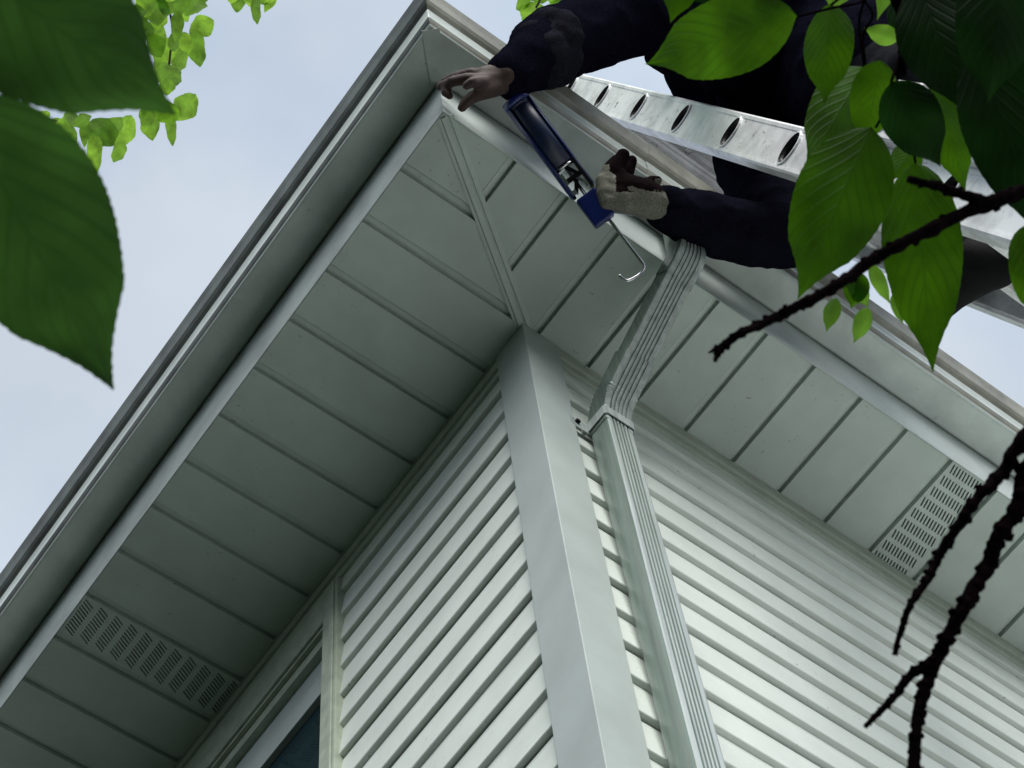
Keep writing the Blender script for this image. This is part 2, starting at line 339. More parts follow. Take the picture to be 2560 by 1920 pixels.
# soffit: panels with V grooves, vented strip, hip divider
YL, XR, SP = -.2135, -.2850, .10143
def groove_prof(a, b, first, flat=H):
    "list of (coordinate, z) from a to b with a groove ending at first + k * SP"
    out = [(a, flat)]; k = 0
    c = first
    while c < b:
        if c-.0165 > a: out += [(c-.0165, flat), (c-.0162, flat+.006), (c-.0148, flat+.006), (c-.0140, flat+.0050), (c-.0050, flat+.0062), (c-.0042, flat+.011), (c-.0004, flat+.011), (c, flat)]
        c += SP
    out.append((b, flat)); return out
def hip_x(y): return -EL+(y+ER)*EL/ER          # x of the hip line at a given y
def hip_y(x): return -ER+(x+EL)*ER/EL
HG = .011                                       # half gap covered by the divider
def soffit_side(side):
    g = MB()
    if side == 'L':
        pr = groove_prof(-ER, LEN, YL+SP); vent = (YL+SP*10, YL+SP*11)
    else:
        pr = groove_prof(-EL, LEN, XR+SP); vent = (XR+SP*10, XR+SP*11)
    for (a, za), (b, zb) in zip(pr[:-1], pr[1:]):
        if b-a > .03 and abs((a+b)/2-(vent[0]+vent[1])/2-(-.008)) < .03: continue
        if side == 'L':
            def inner(c): return min(-.002, hip_x(c)) if c < 0 else -.002
            g.add([(-EL, a, za), (inner(a), a, za), (inner(b), b, zb), (-EL, b, zb)], [(0,1,2,3)])
        else:
            def inner(c): return min(-.002, hip_y(c)) if c < 0 else -.002
            g.add([(a, -ER, za), (a, inner(a), za), (b, inner(b), zb), (b, -ER, zb)], [(0,3,2,1)])
    so = g.build('soffit', M_SOFFIT, house)
    v0, v1 = vent[0], vent[1]-.0165
    g = MB(); w = (EL if side == 'L' else ER)-.002; rows = 11 if side == 'L' else 9; cols = 11
    cw = (v1-v0-.012)/cols; rh = w/rows
    def pt(u, v, z): return (-.002-u, v, z) if side == 'L' else (v, -.002-u, z)
    slope = .45 if side == 'L' else .25
    for r in range(rows):
        u0, u1 = r*rh, (r+1)*rh; m0, m1 = u0+rh*.17, u0+rh*.83; sh = slope*(m1-m0)/2
        g.add([pt(u0, v0, H), pt(m0, v0, H), pt(m0, v1, H), pt(u0, v1, H)], [(0,1,2,3)]); g.add([pt(m1, v0, H), pt(u1, v0, H), pt(u1, v1, H), pt(m1, v1, H)], [(0,1,2,3)])
        lo, hi = v0+.003+sh, v1-.003-sh; st = (hi-lo)/cols
        edges = [v0]
        for c in range(cols): edges += [lo+c*st+st*.28, lo+c*st+st*.72]
        edges.append(v1)
        P0 = [v0]+[e+sh for e in edges[1:-1]]+[v1]; P1 = [v0]+[e-sh for e in edges[1:-1]]+[v1]
        for k in range(len(edges)-1):
            q = [pt(m0, P0[k], H), pt(m1, P1[k], H), pt(m1, P1[k+1], H), pt(m0, P0[k+1], H)]
            if k % 2 == 0: g.add(q, [(0,1,2,3)])
            else: g.add(q+[p_[:2]+(H+.003,) for p_ in q], [(0,1,5,4),(1,2,6,5),(2,3,7,6),(3,0,4,7)])
    ve = g.build('vent_panel', M_SOFFIT, so)
    g = MB()
    if side == 'L': g.box(-EL+.004, -.004, v0+.002, v1-.001, H+.014, H+.018)
    else: g.box(v0+.002, v1-.001, -ER+.004, -.004, H+.014, H+.018)
    g.build('vent_backing', M_DARK, so)
soffit_side('L'); soffit_side('R')
# hip divider: channel with a raised centre bead
d = Vector((EL, ER, 0)).normalized(); nrm = Vector((-d.y, d.x, 0)); a = Vector((-EL, -ER, 0))+d*.008; b = Vector((-.012, -.012, 0))
prof = [(-.0135, H+.004), (-.0135, H-.002), (-.0065, H-.003), (-.0055, H-.0005), (-.0015, H-.0005), (-.0008, H-.0035), (.006, H-.0045), (.0075, H-.0015), (.0125, H-.002), (.0125, H+.004)]
g = MB(); g.loft([[p_+nrm*e+Vector((0, 0, z)) for e, z in prof] for p_ in (a, b)], True, True); g.build('hip_divider', M_SOFFIT, house)
# dark sheet in place of the shaded space over the soffit
g = MB(); g.box(-EL+.001, -.0, -ER+.001, LEN, H+.0185, H+.03); g.box(0, LEN, -ER+.001, 0, H+.0185, H+.03); g.build('eave_dark_fill', M_DARK, house)
# wall channels under the soffit
def wall_channel():
    g = MB()
    for (e0, e1, z0, z1) in ((.0, .0148, H-.0045, H-.0008), (.0, .0035, H-.014, H-.0045), (.0, .0155, H-.036, H-.0142), (.0, .0105, H-.055, H-.0362)):
        g.box(-e1, -e0, .056, LEN, z0, z1); g.box(.054, LEN, -e1, -e0, z0, z1)
    return bevel(g.build('wall_channel', M_TRIM, house), .0008, 2)
wall_channel()
# fascia board
HF = H+.154
fpr = [(0, H+.004), (0, H-.0022), (.0008, H-.003), (.0018, H-.0022), (.0016, H+.02), (0.0, HF-.004), (-.0008, HF-.003), (-.0008, HF+.11)]
def fascia_run(mat, left):
    V = []; n = len(fpr)
    for e, z in fpr: V.append((-(EL+e), LEN, z) if left else (LEN, -(ER+e), z))
    for e, z in fpr: V.append((-(EL+e), -(ER+e), z))
    return mesh_obj('fascia', V, [(j, j+1, n+j+1, n+j) for j in range(n-1)], mat, house)
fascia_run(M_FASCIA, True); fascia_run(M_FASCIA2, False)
# gutter with an ogee front
def gutter(t=0.0):
    b0, B = .0, .0665
    return [(.0, HF+.095), (b0, HF+.003-t), (.004, HF-t), (B-.004, HF-.0005-t), (B, HF-.0015-t), (B+.0015+t, HF+.0008), (B+.0012+t, HF+.004), (B-.0015+t, HF+.005),
            (B-.0005+t, HF+.009), (B+.0030+t, HF+.0135), (B+.0062+t, HF+.020), (B+.0072+t, HF+.027), (B+.0076+t, HF+.045), (B+.0090+t, HF+.052), (B+.0150+t, HF+.0575), (B+.0195+t, HF+.0635),
            (B+.0235+t, HF+.078), (B+.0285+t, HF+.0915), (B+.0272+t, HF+.0945), (B+.012, HF+.094), (B+.0115, HF+.090), (.002, HF+.006)]
M_GUTM = mildew_mat('gutter_enamel_stained', (.58, .62, .57), HF, .006, grime=.2)
M_GUTD = painted('gutter_enamel_shade_grime', (.15, .168, .15), .4, .45, (14, 14, 60), bump=.15, spec=.4, scale=16)  # grime mixed with painted shade, left front bands
M_GUTB = painted('gutter_enamel_shade_brown', (.36, .36, .30), .34, .4, (14, 14, 60), bump=.15, spec=.5, scale=16)  # brown stain mixed with painted shade, right front bands
gut = lsweep('gutter', gutter(), [M_GUT, M_GUTD, M_GUTB])
def soil_and_shade(o, both=True):  # front bands darkened for shade and grime, leaving a highlight strip between
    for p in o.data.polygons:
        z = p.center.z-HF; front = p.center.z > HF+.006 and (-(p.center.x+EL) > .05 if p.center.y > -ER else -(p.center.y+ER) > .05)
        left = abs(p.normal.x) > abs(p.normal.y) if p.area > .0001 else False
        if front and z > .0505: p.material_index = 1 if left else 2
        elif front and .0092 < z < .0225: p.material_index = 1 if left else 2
soil_and_shade(gut)
bevel(gut, .0012, 2, 50)
def straight(prof, x0, x1):
    g = MB(); g.loft([[Vector((x, -(ER+e), z)) for e, z in prof] for x in (x0, x1)], False, False); return g
XJ = .044
gs_ = straight(gutter(.0016)[2:19], XJ, LEN).build('gutter_section', [M_GUT, M_GUTD, M_GUTB], gut); soil_and_shade(gs_); bevel(gs_, .0008, 2, 50)
# corner piece of the gutter: strap under the mitre, folded up the front
g = MB(); dd = Vector((-1, -1, 0)).normalized(); nn = Vector((1, -1, 0)).normalized()
c0 = Vector((-EL, -ER, 0)); 
for (u0, u1, z0, z1) in ((.0005, .0880, HF-.0028, HF-.0018),):
    p0 = c0+dd*u0; p1 = c0+dd*u1
    g.add([p0+nn*.014+Vector((0,0,z0)), p1+nn*.014+Vector((0,0,z0)), p1-nn*.014+Vector((0,0,z0)), p0-nn*.014+Vector((0,0,z0)),
           p0+nn*.014+Vector((0,0,z1)), p1+nn*.014+Vector((0,0,z1)), p1-nn*.014+Vector((0,0,z1)), p0-nn*.014+Vector((0,0,z1))],
          [(0,3,2,1),(4,5,6,7),(0,1,5,4),(1,2,6,5),(2,3,7,6),(3,0,4,7)])
g.build('corner_strap', M_GUT, gut)
lsweep('fascia_upper_edge', [(-.004, HF+.112), (.03, HF+.098), (.03, HF+.101), (-.004, HF+.116)], M_GUT, house)
# hip roof above
g = MB(); zr = HF+.117; r = .40
e0 = .045
A = (-(EL+e0), -(ER+e0), zr); Bp = (-(EL+e0), LEN, zr); Cp = (LEN, -(ER+e0), zr); ap = (LEN, LEN, zr+(LEN+.3)*.42); 
g.add([A, Bp, Cp, ap, (A[0], A[1], zr+.012), (Bp[0], Bp[1], zr+.012), (Cp[0], Cp[1], zr+.012), (ap[0], ap[1], ap[2]+.012)], [(4,7,5), (4,6,7), (0,1,3), (0,3,2), (0,4,5,1), (0,2,6,4)])
g.build('roof', M_ROOF, house)
g = MB(); g.box(.05, LEN, LEN-.02, LEN, 0, H); g.box(LEN-.02, LEN, .05, LEN-.02, 0, H); g.build('wall', M_SID_L, house)

# window on the left wall
win = MB()
win.box(-.017, -.001, WY0, WY1, WZ1-.092, WZ1-.004)
wf = win.build('window', M_WOOD, house); bevel(wf, .002)
sl_ = MB(); sl_.box(-.022, -.001, WY0, WY1, WZ0, WZ0+.09); bevel(sl_.build('sill', M_WOOD, wf), .002)
jm = MB()
jm.box(-.0178, -.0008, WY0-.0005, WY0+.040, WZ0-.001, WZ1-.0038); jm.box(-.021, -.0179, WY0+.006, WY0+.016, WZ0, WZ1-.01)
bevel(jm.build('jamb', M_WOOD, wf), .0015)
jm = MB(); jm.box(-.0178, -.0008, WY1-.04, WY1+.0005, WZ0-.001, WZ1-.0038); bevel(jm.build('jamb', M_WOOD, wf), .0015)
st = MB(); st.box(-.012, .045, WY0+.041, WY1-.041, WZ1-.100, WZ1-.0925); st.box(-.010, .045, WY0+.0405, WY0+.050, WZ0+.09, WZ1-.101); st.box(-.004, .045, WY0+.041, WY1-.041, WZ1-.125, WZ1-.1005)
bevel(st.build('stop', M_WOOD, wf), .001)
M_SASH = painted('sash_vinyl', (.42, .48, .47), .4, .1, spots=False)
sa = MB(); sa.box(.006, .03, WY0+.051, WY1-.051, WZ1-.232, WZ1-.180); sa.box(.006, .03, WY0+.051, WY0+.075, WZ0+.09, WZ1-.2325); sa.box(.010, .028, WY0+.0515, WY1-.0515, WZ1-.1795, WZ1-.1255)
bevel(sa.build('sash', M_SASH, wf), .0015)
gl = MB(); gl.box(.017, .021, WY0+.074, WY1-.05, WZ0+.08, WZ1-.2326); gl.build('glass', M_GLASS, wf)
g = MB(); g.box(.0255, .5, WY0+.02, WY1-.02, WZ0+.05, WZ1-.03); g.build('room_behind', M_DARK, wf)

# downspout: ribbed rectangular tube, elbows, strap
def ds_section(w, dpt, ribs=5, rib=.0022, r=.004):
    "cross-section in (x, outward) centred; ribs on the outward face"
    pts = [(-w/2+r, -dpt/2), (-w/2, -dpt/2+r), (-w/2, dpt/2-r), (-w/2+r*.3, dpt/2-r*.3), (-w/2+r, dpt/2)]
    x0, x1 = -w/2+.010, w/2-.008; p = (x1-x0)/ribs
    for i in range(ribs):
        a_ = x0+i*p
        pts += [(a_, dpt/2), (a_+p*.12, dpt/2-rib), (a_+p*.38, dpt/2-rib), (a_+p*.5, dpt/2)]
    pts += [(w/2-r, dpt/2), (w/2-r*.3, dpt/2-r*.3), (w/2, dpt/2-r), (w/2, -dpt/2+r), (w/2-r, -dpt/2)]
    return pts
def sweep_rect(path, w, dpt, mat, name, parent, crimp=None, scale=None, ribs=5):
    sec = ds_section(w, dpt, ribs); g = MB(); path = [Vector(p) for p in path]; X = Vector((1, 0, 0)); rings = []
    for i, p in enumerate(path):
        a_ = path[max(0, i-1)]; b_ = path[min(len(path)-1, i+1)]; T = (b_-a_).normalized()
        Yv = T.cross(X); Yv.normalize()
        if Yv.y > 0: Yv = -Yv
        Xv = Yv.cross(T); Xv.normalize(); Xv = Xv if Xv.x > 0 else -Xv
        s = 1+(crimp(i) if crimp else 0)
        rings.append([p+Xv*u*s+Yv*v*s for u, v in sec])
    g.loft(rings, True, False); o = g.build(name, [mat, M_DS_SHADE], parent)
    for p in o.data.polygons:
        if p.normal.x < -.75: p.material_index = 1  # painted shade on the left-facing side
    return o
DW, DD = .0515, .0415
XD = .1085
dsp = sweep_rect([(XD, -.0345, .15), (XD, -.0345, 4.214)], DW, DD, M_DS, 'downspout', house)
lowbend = spline([(XD, -.0345, 4.208), (XD, -.0350, 4.240), (XD+.0006, -.0400, 4.268), (XD+.0014, -.0520, 4.293), (XD+.0022, -.0715, 4.312), (XD+.003, -.100, 4.336), (XD+.0034, -.112, 4.346)], 8)
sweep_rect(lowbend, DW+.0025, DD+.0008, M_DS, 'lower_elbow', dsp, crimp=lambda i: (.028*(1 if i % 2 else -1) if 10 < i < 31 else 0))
top = [(XD+.0032, -.106, 4.341), (XD+.008, -.236, 4.447)]
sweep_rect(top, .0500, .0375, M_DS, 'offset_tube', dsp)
upb = spline([(XD+.0075, -.224, 4.4375), (XD+.010, -.248, 4.458), (XD+.014, -.260, 4.486), (XD+.018, -.2615, 4.54), (XD+.028, -.2615, 4.654)], 6)
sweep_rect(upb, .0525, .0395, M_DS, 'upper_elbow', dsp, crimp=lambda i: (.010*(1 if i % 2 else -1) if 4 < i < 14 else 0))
g = MB(); g.box(XD+.028-.034, XD+.028+.034, -.2615-.027, -.2615+.027, HF-.0035, HF+.004); bevel(g.build('outlet_flange', M_DS, dsp), .001)
g = MB(); zs = 4.226
def ring_at(off, z): 
    w = DW/2+.0022+off; d0 = -.0345-DD/2-.0022-off
    return [(XD-w-.002, -.004, z), (XD-w, d0+.004, z+.004), (XD-w+.004, d0, z+.004), (XD+w-.004, d0, z+.004), (XD+w, d0+.004, z+.004), (XD+w+.002, -.004, z)]
i_ = ring_at(0, zs-.012); o2 = ring_at(.0016, zs-.012); i3 = ring_at(0, zs+.012); o3 = ring_at(.0016, zs+.012)
g.loft([[i_[k], i3[k], o3[k], o2[k]] for k in range(6)], True, True)
g.box(XD-.064, XD-.0285, -.0168, -.0148, zs-.014, zs+.012); g.box(XD+.0285, XD+.05, -.0168, -.0148, zs-.012, zs+.012)
bevel(g.build('strap', M_DS, dsp), .0006)
g = MB(); g.tube([(XD-.050, -.0166, zs), (XD-.050, -.0215, zs)], .0042, 6); g.build('screw', M_BLACK, dsp)

# ---------------------------------------------------------------- ladder
LO = Vector((.1644, -.4143, 4.65)); LU = Vector((.0287, .2576, .9658)).normalized(); LW = Vector((0, -.9662, .2577)).normalized(); LX = LW.cross(LU).normalized()
if LX.x < 0: LX = -LX
LWD = .0734; KREF = 1.3885; RP = .3048
ladder = empty('extension_ladder', (.35, -1.6, 0)); tag(ladder, 'scuffed aluminium extension ladder leaning on the gutter under the leaves', 'ladder')
def frange(a, b, n): return [a+(b-a)*i/n for i in range(n+1)]
def lpt(s, w, x): return LO+LU*s+LW*w+LX*x        # s along ladder from reference, w outward, x across
def rail(x, sgn, s0, s1, w0, w1, holes, name, extra=False):
    """web with D-shaped rung holes, flanges turned toward the rungs; sgn=+1: web on the low-x side"""
    g = MB(); t = .0022; wc = (w0+w1)/2
    hh = []   # rung opening outline (s, w)
    rw, rs = (w1-w0)*.385, .0200
    nseg = 20
    for k, sc in holes: hh.append(sc)
    hh = sorted([h for h in hh if s0+.03 < h < s1-.03])
    cuts = [s0]
    for h in hh: cuts += [h-.03, h+.03]
    cuts.append(s1)
    for i in range(0, len(cuts), 2):
        g.add([lpt(cuts[i], w0, x), lpt(cuts[i+1], w0, x), lpt(cuts[i+1], w1, x), lpt(cuts[i], w1, x)], [(0,1,2,3)])
    for h in hh:
        # square collar around the oval opening
        V = []; F = []
        for q in range(nseg):
            an = 2*math.pi*q/nseg; c_, s_ = math.cos(an), math.sin(an)
            m_ = max(abs(c_), abs(s_)); V.append(lpt(h+.03*c_/m_, wc+(w1-w0)/2*s_/m_, x))
        for (kr, dx) in ((1.16, 0), (1.10, -.003*sgn), (1.0, -.0035*sgn), (.93, .002*sgn), (.86, .004*sgn), (.84, -.001*sgn), (.78, .002*sgn), (.74, .03*sgn), (.02, .031*sgn)):
            for q in range(nseg):
                an = 2*math.pi*q/nseg; V.append(lpt(h+rs*kr*math.cos(an), wc+rw*kr*math.sin(an), x+dx))
        for rr in range(9):
            for q in range(nseg):
                k = (q+1) % nseg; F.append((rr*nseg+q, rr*nseg+k, (rr+1)*nseg+k, (rr+1)*nseg+q))
        g.add(V, F)
    fl = .030
    for (wa, dirn) in ((w0, -1), (w1, 1)):
        # flange with a rolled lip
        a_, b_ = (wa, wa+dirn*.0035)
        prof = [(wa-dirn*.006, -.0012*sgn), (wa, -.0016*sgn), (b_, .001*sgn), (b_, fl*sgn), (wa, fl*sgn), (wa-dirn*.0035, (fl-.002)*sgn), (wa-dirn*.0035, (fl-.0045)*sgn), (wa-dirn*.0003, (fl-.0045)*sgn), (wa-dirn*.0003, .0015*sgn), (wa-dirn*.006, .0012*sgn)]
        g.loft([[lpt(s, w, x+dx) for w, dx in prof] for s in (s0, s1)], True, True)
    if extra:
        for wq in (w0+.012, w0+.017, w1-.012, w1-.017):
            g.loft([[lpt(s, wq+dw, x+dx) for dw, dx in ((-.0012, 0), (0, -.0016*sgn), (.0012, 0), (0, .001*sgn))] for s in (s0, s1)], True, True)
    o = g.build(name, [M_ALU, M_HOLE], ladder)
    for p in o.data.polygons:
        q = p.center-LO; s_ = q.dot(LU); w_ = q.dot(LW)-wc; dxx = (q.dot(LX)-x)*sgn
        if min((((s_-h)/rs)**2+(w_/rw)**2) for h in hh) < .98 and dxx < .035 and dxx > -.004: p.material_index = 1
    return o
def rung(sc, x0, x1, wc, name='rung'):
    g = MB(); n = 28; ring = []
    for q in range(n):
        an = 2*math.pi*q/n; k = 1+(.07 if q % 2 else -.05)
        ring.append((.0135*k*math.cos(an)+(.004 if math.cos(an) > 0 else 0), .0225*k*math.sin(an)))
    rr = [lpt(sc+a_*1.0, wc+b_, 0) for a_, b_ in ring]
    g.loft([[p+LX*(x0+.03) for p in rr], [p+LX*(x1-.03) for p in rr]], True, True)
    o = g.build(name, M_ALU, ladder)
    return o
LW2 = .40
fly_s0, fly_s1 = KREF-RP*9.4, KREF+RP*1.15
base_s0, base_s1 = -4.62, KREF-RP*5.55
SR = [KREF-k*RP for k in range(-1, 10)]
rail(0, 1, fly_s0, fly_s1, 0, LWD, [(0, s) for s in SR], 'fly_rail')
rail(LW2, -1, fly_s0, fly_s1, 0, LWD, [(0, s) for s in SR], 'fly_rail')
for s in SR: rung(s, .004, LW2-.004, LWD/2)
bw0, bw1 = LWD+.006, LWD+.006+.088
SB = [KREF-RP*k-.03 for k in range(6, 20)]
rail(-.022, 1, base_s0, base_s1, bw0, bw1, [(0, s) for s in SB], 'base_rail', True)
rail(LW2+.022, -1, base_s0, base_s1, bw0, bw1, [(0, s) for s in SB], 'base_rail', True)
for s in SB: rung(s, -.018, LW2+.018, (bw0+bw1)/2, 'base_rung')
# rubber caps at the top of the rails
for x_, sg in ((0, 1), (LW2, -1)):
    g = MB(); g.obox(lpt(fly_s1+.004, LWD/2, x_+.013*sg), LX*.019, LW*(LWD/2+.006), LU*.02); bevel(g.build('rail_cap', M_BLUE, ladder), .004)

# ---------------------------------------------------------------- soft bodies: capsules fused into one surface
def blob(name, chains, voxel, mat, parent=None, smooth=6, fold=0., fscale=14., seed=0, ell=None):
    """chains: lists of (point, radius); fused into one continuous surface by voxel remeshing"""
    g = MB()
    for ch in chains:
        for (p, r), (q, s) in zip(ch[:-1], ch[1:]):
            p, q = Vector(p), Vector(q); L = (q-p).length
            if L < 1e-5: continue
            d_ = (q-p)/L; x = d_.cross(Vector((.3, .2, .93))); x = x if x.length > .05 else d_.cross(Vector((1, 0, 0))); x.normalize(); y = d_.cross(x)
            rings = []; n = 16
            for k in range(5):
                an = math.pi/2*(1-k/4.6); rings.append((p-d_*r*math.sin(an), r*math.cos(an)))
            for k in range(1, 6):
                an = math.pi/2*((k-.4)/4.6); rings.append((q+d_*s*math.sin(an), s*math.cos(an)))
            g.loft([[c+(x*math.cos(2*math.pi*j/n)+y*math.sin(2*math.pi*j/n))*rr for j in range(n)] for c, rr in rings], True, True)
    if ell:
        for (c, ax, ay, az) in ell:
            rings = []
            for k in range(1, 14):
                th = math.pi*k/14; rings.append([Vector(c)+az*math.cos(th)+(ax*math.cos(2*math.pi*j/24)+ay*math.sin(2*math.pi*j/24))*math.sin(th) for j in range(24)])
            g.loft(rings, True, True)
    o = g.build(name, None)
    m1 = o.modifiers.new('r', 'REMESH'); m1.mode = 'VOXEL'; m1.voxel_size = voxel
    if smooth: m2 = o.modifiers.new('s', 'SMOOTH'); m2.factor = .5; m2.iterations = smooth
    dg = bpy.context.evaluated_depsgraph_get(); me = bpy.data.meshes.new_from_object(o.evaluated_get(dg)); bpy.data.objects.remove(o)
    if fold:
        vs = []
        for v in me.vertices:
            p = v.co*fscale+Vector((seed*3.1, 0, 0)); n1 = noise.noise(p+noise.noise_vector(p*.5)*1.2); n2 = 1-abs(noise.noise(p*1.9+Vector((7, 1, 3))))*2
            vs.append(v.co+v.normal*fold*(n1*1.1+n2*.45-.2))
        for v, c in zip(me.vertices, vs): v.co = c
    me.name = name
    for m_ in (mat if isinstance(mat, (list, tuple)) else [mat]): me.materials.append(m_)
    for p in me.polygons: p.use_smooth = True
    r_ = bpy.data.objects.new(name, me); COL.objects.link(r_)
    if parent: adopt(r_, parent)
    return r_
A = at
def cc(*pts): return [(A(x, y, z), r) for x, y, z, r in pts]

person = empty('person', tuple(A(2460, 660, 2.72))); tag(person, 'person in dark navy sweater and one knit glove leaning off the ladder', 'person')
# joints (photo pixel, distance)
sh_l = (1800, 10, 3.76); el_l = (1530, 70, 3.42); wr_l = (1262, 192, 3.08)
sh_r = (1930, 200, 3.84); el_r = (1975, 585, 3.31); wr_r = (1655, 512, 3.12)
neck = (1790, -70, 3.92); head = (1660, -190, 3.98); chest = (1900, 70, 3.92); belly = (2060, 150, 3.80); pelv = (2190, 215, 3.50)
# bare hand reaching into the corner
hand = [cc((wr_l[0]+60, 168, 3.12, .027), (1262, 192, 3.08, .025)), cc((1262, 186, 3.08, .021), (1212, 192, 3.07, .017)), cc((1262, 196, 3.08, .021), (1214, 206, 3.06, .017)), cc((1258, 208, 3.08, .018), (1222, 220, 3.055, .014)),
        cc((1214, 190, 3.075, .0120), (1176, 184, 3.075, .0098), (1140, 192, 3.085, .0086), (1110, 205, 3.10, .0072)),
        cc((1210, 200, 3.055, .0115), (1168, 197, 3.04, .0098), (1130, 204, 3.05, .0086), (1100, 216, 3.07, .0072)),
        cc((1136, 200, 3.065, .0080), (1118, 214, 3.06, .0080), (1112, 230, 3.055, .0072), (1124, 240, 3.05, .0064)),
        cc((1214, 206, 3.05, .0110), (1190, 206, 3.02, .0090), (1180, 206, 3.00, .0084), (1166, 214, 3.00, .0070)),
        cc((1236, 220, 3.06, .0150), (1206, 232, 3.04, .0118), (1180, 244, 3.035, .0098), (1164, 256, 3.035, .0088), (1155, 269, 3.035, .0076))]
hr = [cc((wr_r[0]+50, 528, 3.14, .026), (1655, 512, 3.12, .024), (1590, 488, 3.10, .024))]
hc = A(*head); up_h = (A(*head)-A(*neck)).normalized()
face = Vector((-.55, .75, -.35)).normalized(); side_h = up_h.cross(face).normalized(); face = side_h.cross(up_h).normalized()
body_ch = hand+hr+[cc((*neck, .058), (head[0]+40, head[1]+40, 3.95, .055)),
    cc((*sh_l, .050), (1680, 40, 3.60, .045), (*el_l, .038), (1390, 112, 3.24, .032), (wr_l[0]+40, 172, 3.11, .026)), cc((*sh_r, .050), (1895, 380, 3.70, .045), (1940, 520, 3.45, .042), (*el_r, .038), (1880, 588, 3.25, .036), (1790, 560, 3.20, .034), (wr_r[0]+30, 520, 3.13, .026)),
    cc((*neck, .055), (*chest, .11), (*belly, .11), (*pelv, .11)), cc((*chest, .1), (*sh_l, .055)), cc((*chest, .1), (*sh_r, .055)),
    cc((*pelv, .09), (2330, 330, 3.35, .075), (2420, 420, 3.02, .055), (2475, 600, 2.80, .038), (2470, 640, 2.74, .035), (2400, 700, 2.76, .03)),
    cc((*pelv, .09), (2440, 210, 3.25, .075), (2560, 300, 2.95, .055), (2780, 520, 2.65, .038), (2800, 560, 2.6, .035), (2740, 620, 2.62, .03)),
    [(hc+face*.085+up_h*-.012, .012), (hc+face*.106-up_h*.020, .013)],
    [(hc+side_h*.077-face*.005-up_h*.03, .010), (hc+side_h*.079-face*.01+up_h*.015, .012)], [(hc-side_h*.077-face*.005-up_h*.03, .010), (hc-side_h*.079-face*.01+up_h*.015, .012)],
    [(hc+face*.082-up_h*.058+side_h*.018, .008), (hc+face*.082-up_h*.058-side_h*.018, .008)], [(hc+face*.075-up_h*.100, .02), (hc+face*.05-up_h*.085, .04)]]
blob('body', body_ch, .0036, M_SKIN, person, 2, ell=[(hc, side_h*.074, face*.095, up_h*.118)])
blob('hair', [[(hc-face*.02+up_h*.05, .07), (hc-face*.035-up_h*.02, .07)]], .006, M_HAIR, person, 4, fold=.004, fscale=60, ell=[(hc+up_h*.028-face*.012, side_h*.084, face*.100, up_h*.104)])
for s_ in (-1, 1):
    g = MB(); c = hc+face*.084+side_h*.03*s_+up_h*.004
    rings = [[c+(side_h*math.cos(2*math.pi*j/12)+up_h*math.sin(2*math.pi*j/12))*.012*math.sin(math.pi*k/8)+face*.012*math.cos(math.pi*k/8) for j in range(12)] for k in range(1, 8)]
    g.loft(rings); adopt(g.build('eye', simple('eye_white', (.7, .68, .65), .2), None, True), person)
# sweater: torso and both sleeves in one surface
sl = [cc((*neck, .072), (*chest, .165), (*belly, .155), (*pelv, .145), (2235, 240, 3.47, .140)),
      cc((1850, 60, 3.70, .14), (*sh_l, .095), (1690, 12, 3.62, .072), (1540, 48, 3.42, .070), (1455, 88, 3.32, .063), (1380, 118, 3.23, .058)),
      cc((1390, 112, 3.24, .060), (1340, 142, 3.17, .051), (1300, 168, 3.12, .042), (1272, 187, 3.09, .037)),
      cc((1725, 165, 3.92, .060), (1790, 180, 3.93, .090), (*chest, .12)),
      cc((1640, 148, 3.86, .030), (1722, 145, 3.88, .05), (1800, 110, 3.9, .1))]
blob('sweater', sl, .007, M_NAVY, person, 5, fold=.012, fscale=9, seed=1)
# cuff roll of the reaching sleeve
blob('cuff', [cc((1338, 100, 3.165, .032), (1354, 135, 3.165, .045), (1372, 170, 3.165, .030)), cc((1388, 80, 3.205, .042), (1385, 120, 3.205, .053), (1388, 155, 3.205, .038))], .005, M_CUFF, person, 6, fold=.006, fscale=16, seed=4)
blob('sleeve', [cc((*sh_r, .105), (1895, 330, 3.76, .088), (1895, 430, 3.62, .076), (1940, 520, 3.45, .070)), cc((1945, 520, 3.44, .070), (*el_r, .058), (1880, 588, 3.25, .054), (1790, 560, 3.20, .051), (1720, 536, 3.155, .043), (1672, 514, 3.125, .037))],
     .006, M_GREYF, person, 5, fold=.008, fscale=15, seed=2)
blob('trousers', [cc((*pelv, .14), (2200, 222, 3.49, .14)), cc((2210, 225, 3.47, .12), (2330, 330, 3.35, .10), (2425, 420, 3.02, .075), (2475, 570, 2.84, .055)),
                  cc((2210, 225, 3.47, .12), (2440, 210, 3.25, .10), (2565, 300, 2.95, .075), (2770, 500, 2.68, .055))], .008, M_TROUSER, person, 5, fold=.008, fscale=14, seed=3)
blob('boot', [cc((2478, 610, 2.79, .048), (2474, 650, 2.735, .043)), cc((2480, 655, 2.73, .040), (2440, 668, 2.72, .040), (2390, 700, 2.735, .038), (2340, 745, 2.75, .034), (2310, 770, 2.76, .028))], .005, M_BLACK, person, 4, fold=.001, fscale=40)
blob('boot', [cc((2790, 540, 2.64, .050), (2805, 575, 2.59, .046)), cc((2808, 585, 2.585, .042), (2760, 620, 2.59, .040), (2700, 670, 2.61, .036), (2660, 700, 2.62, .030))], .005, M_BLACK, person, 4, fold=.001, fscale=40)
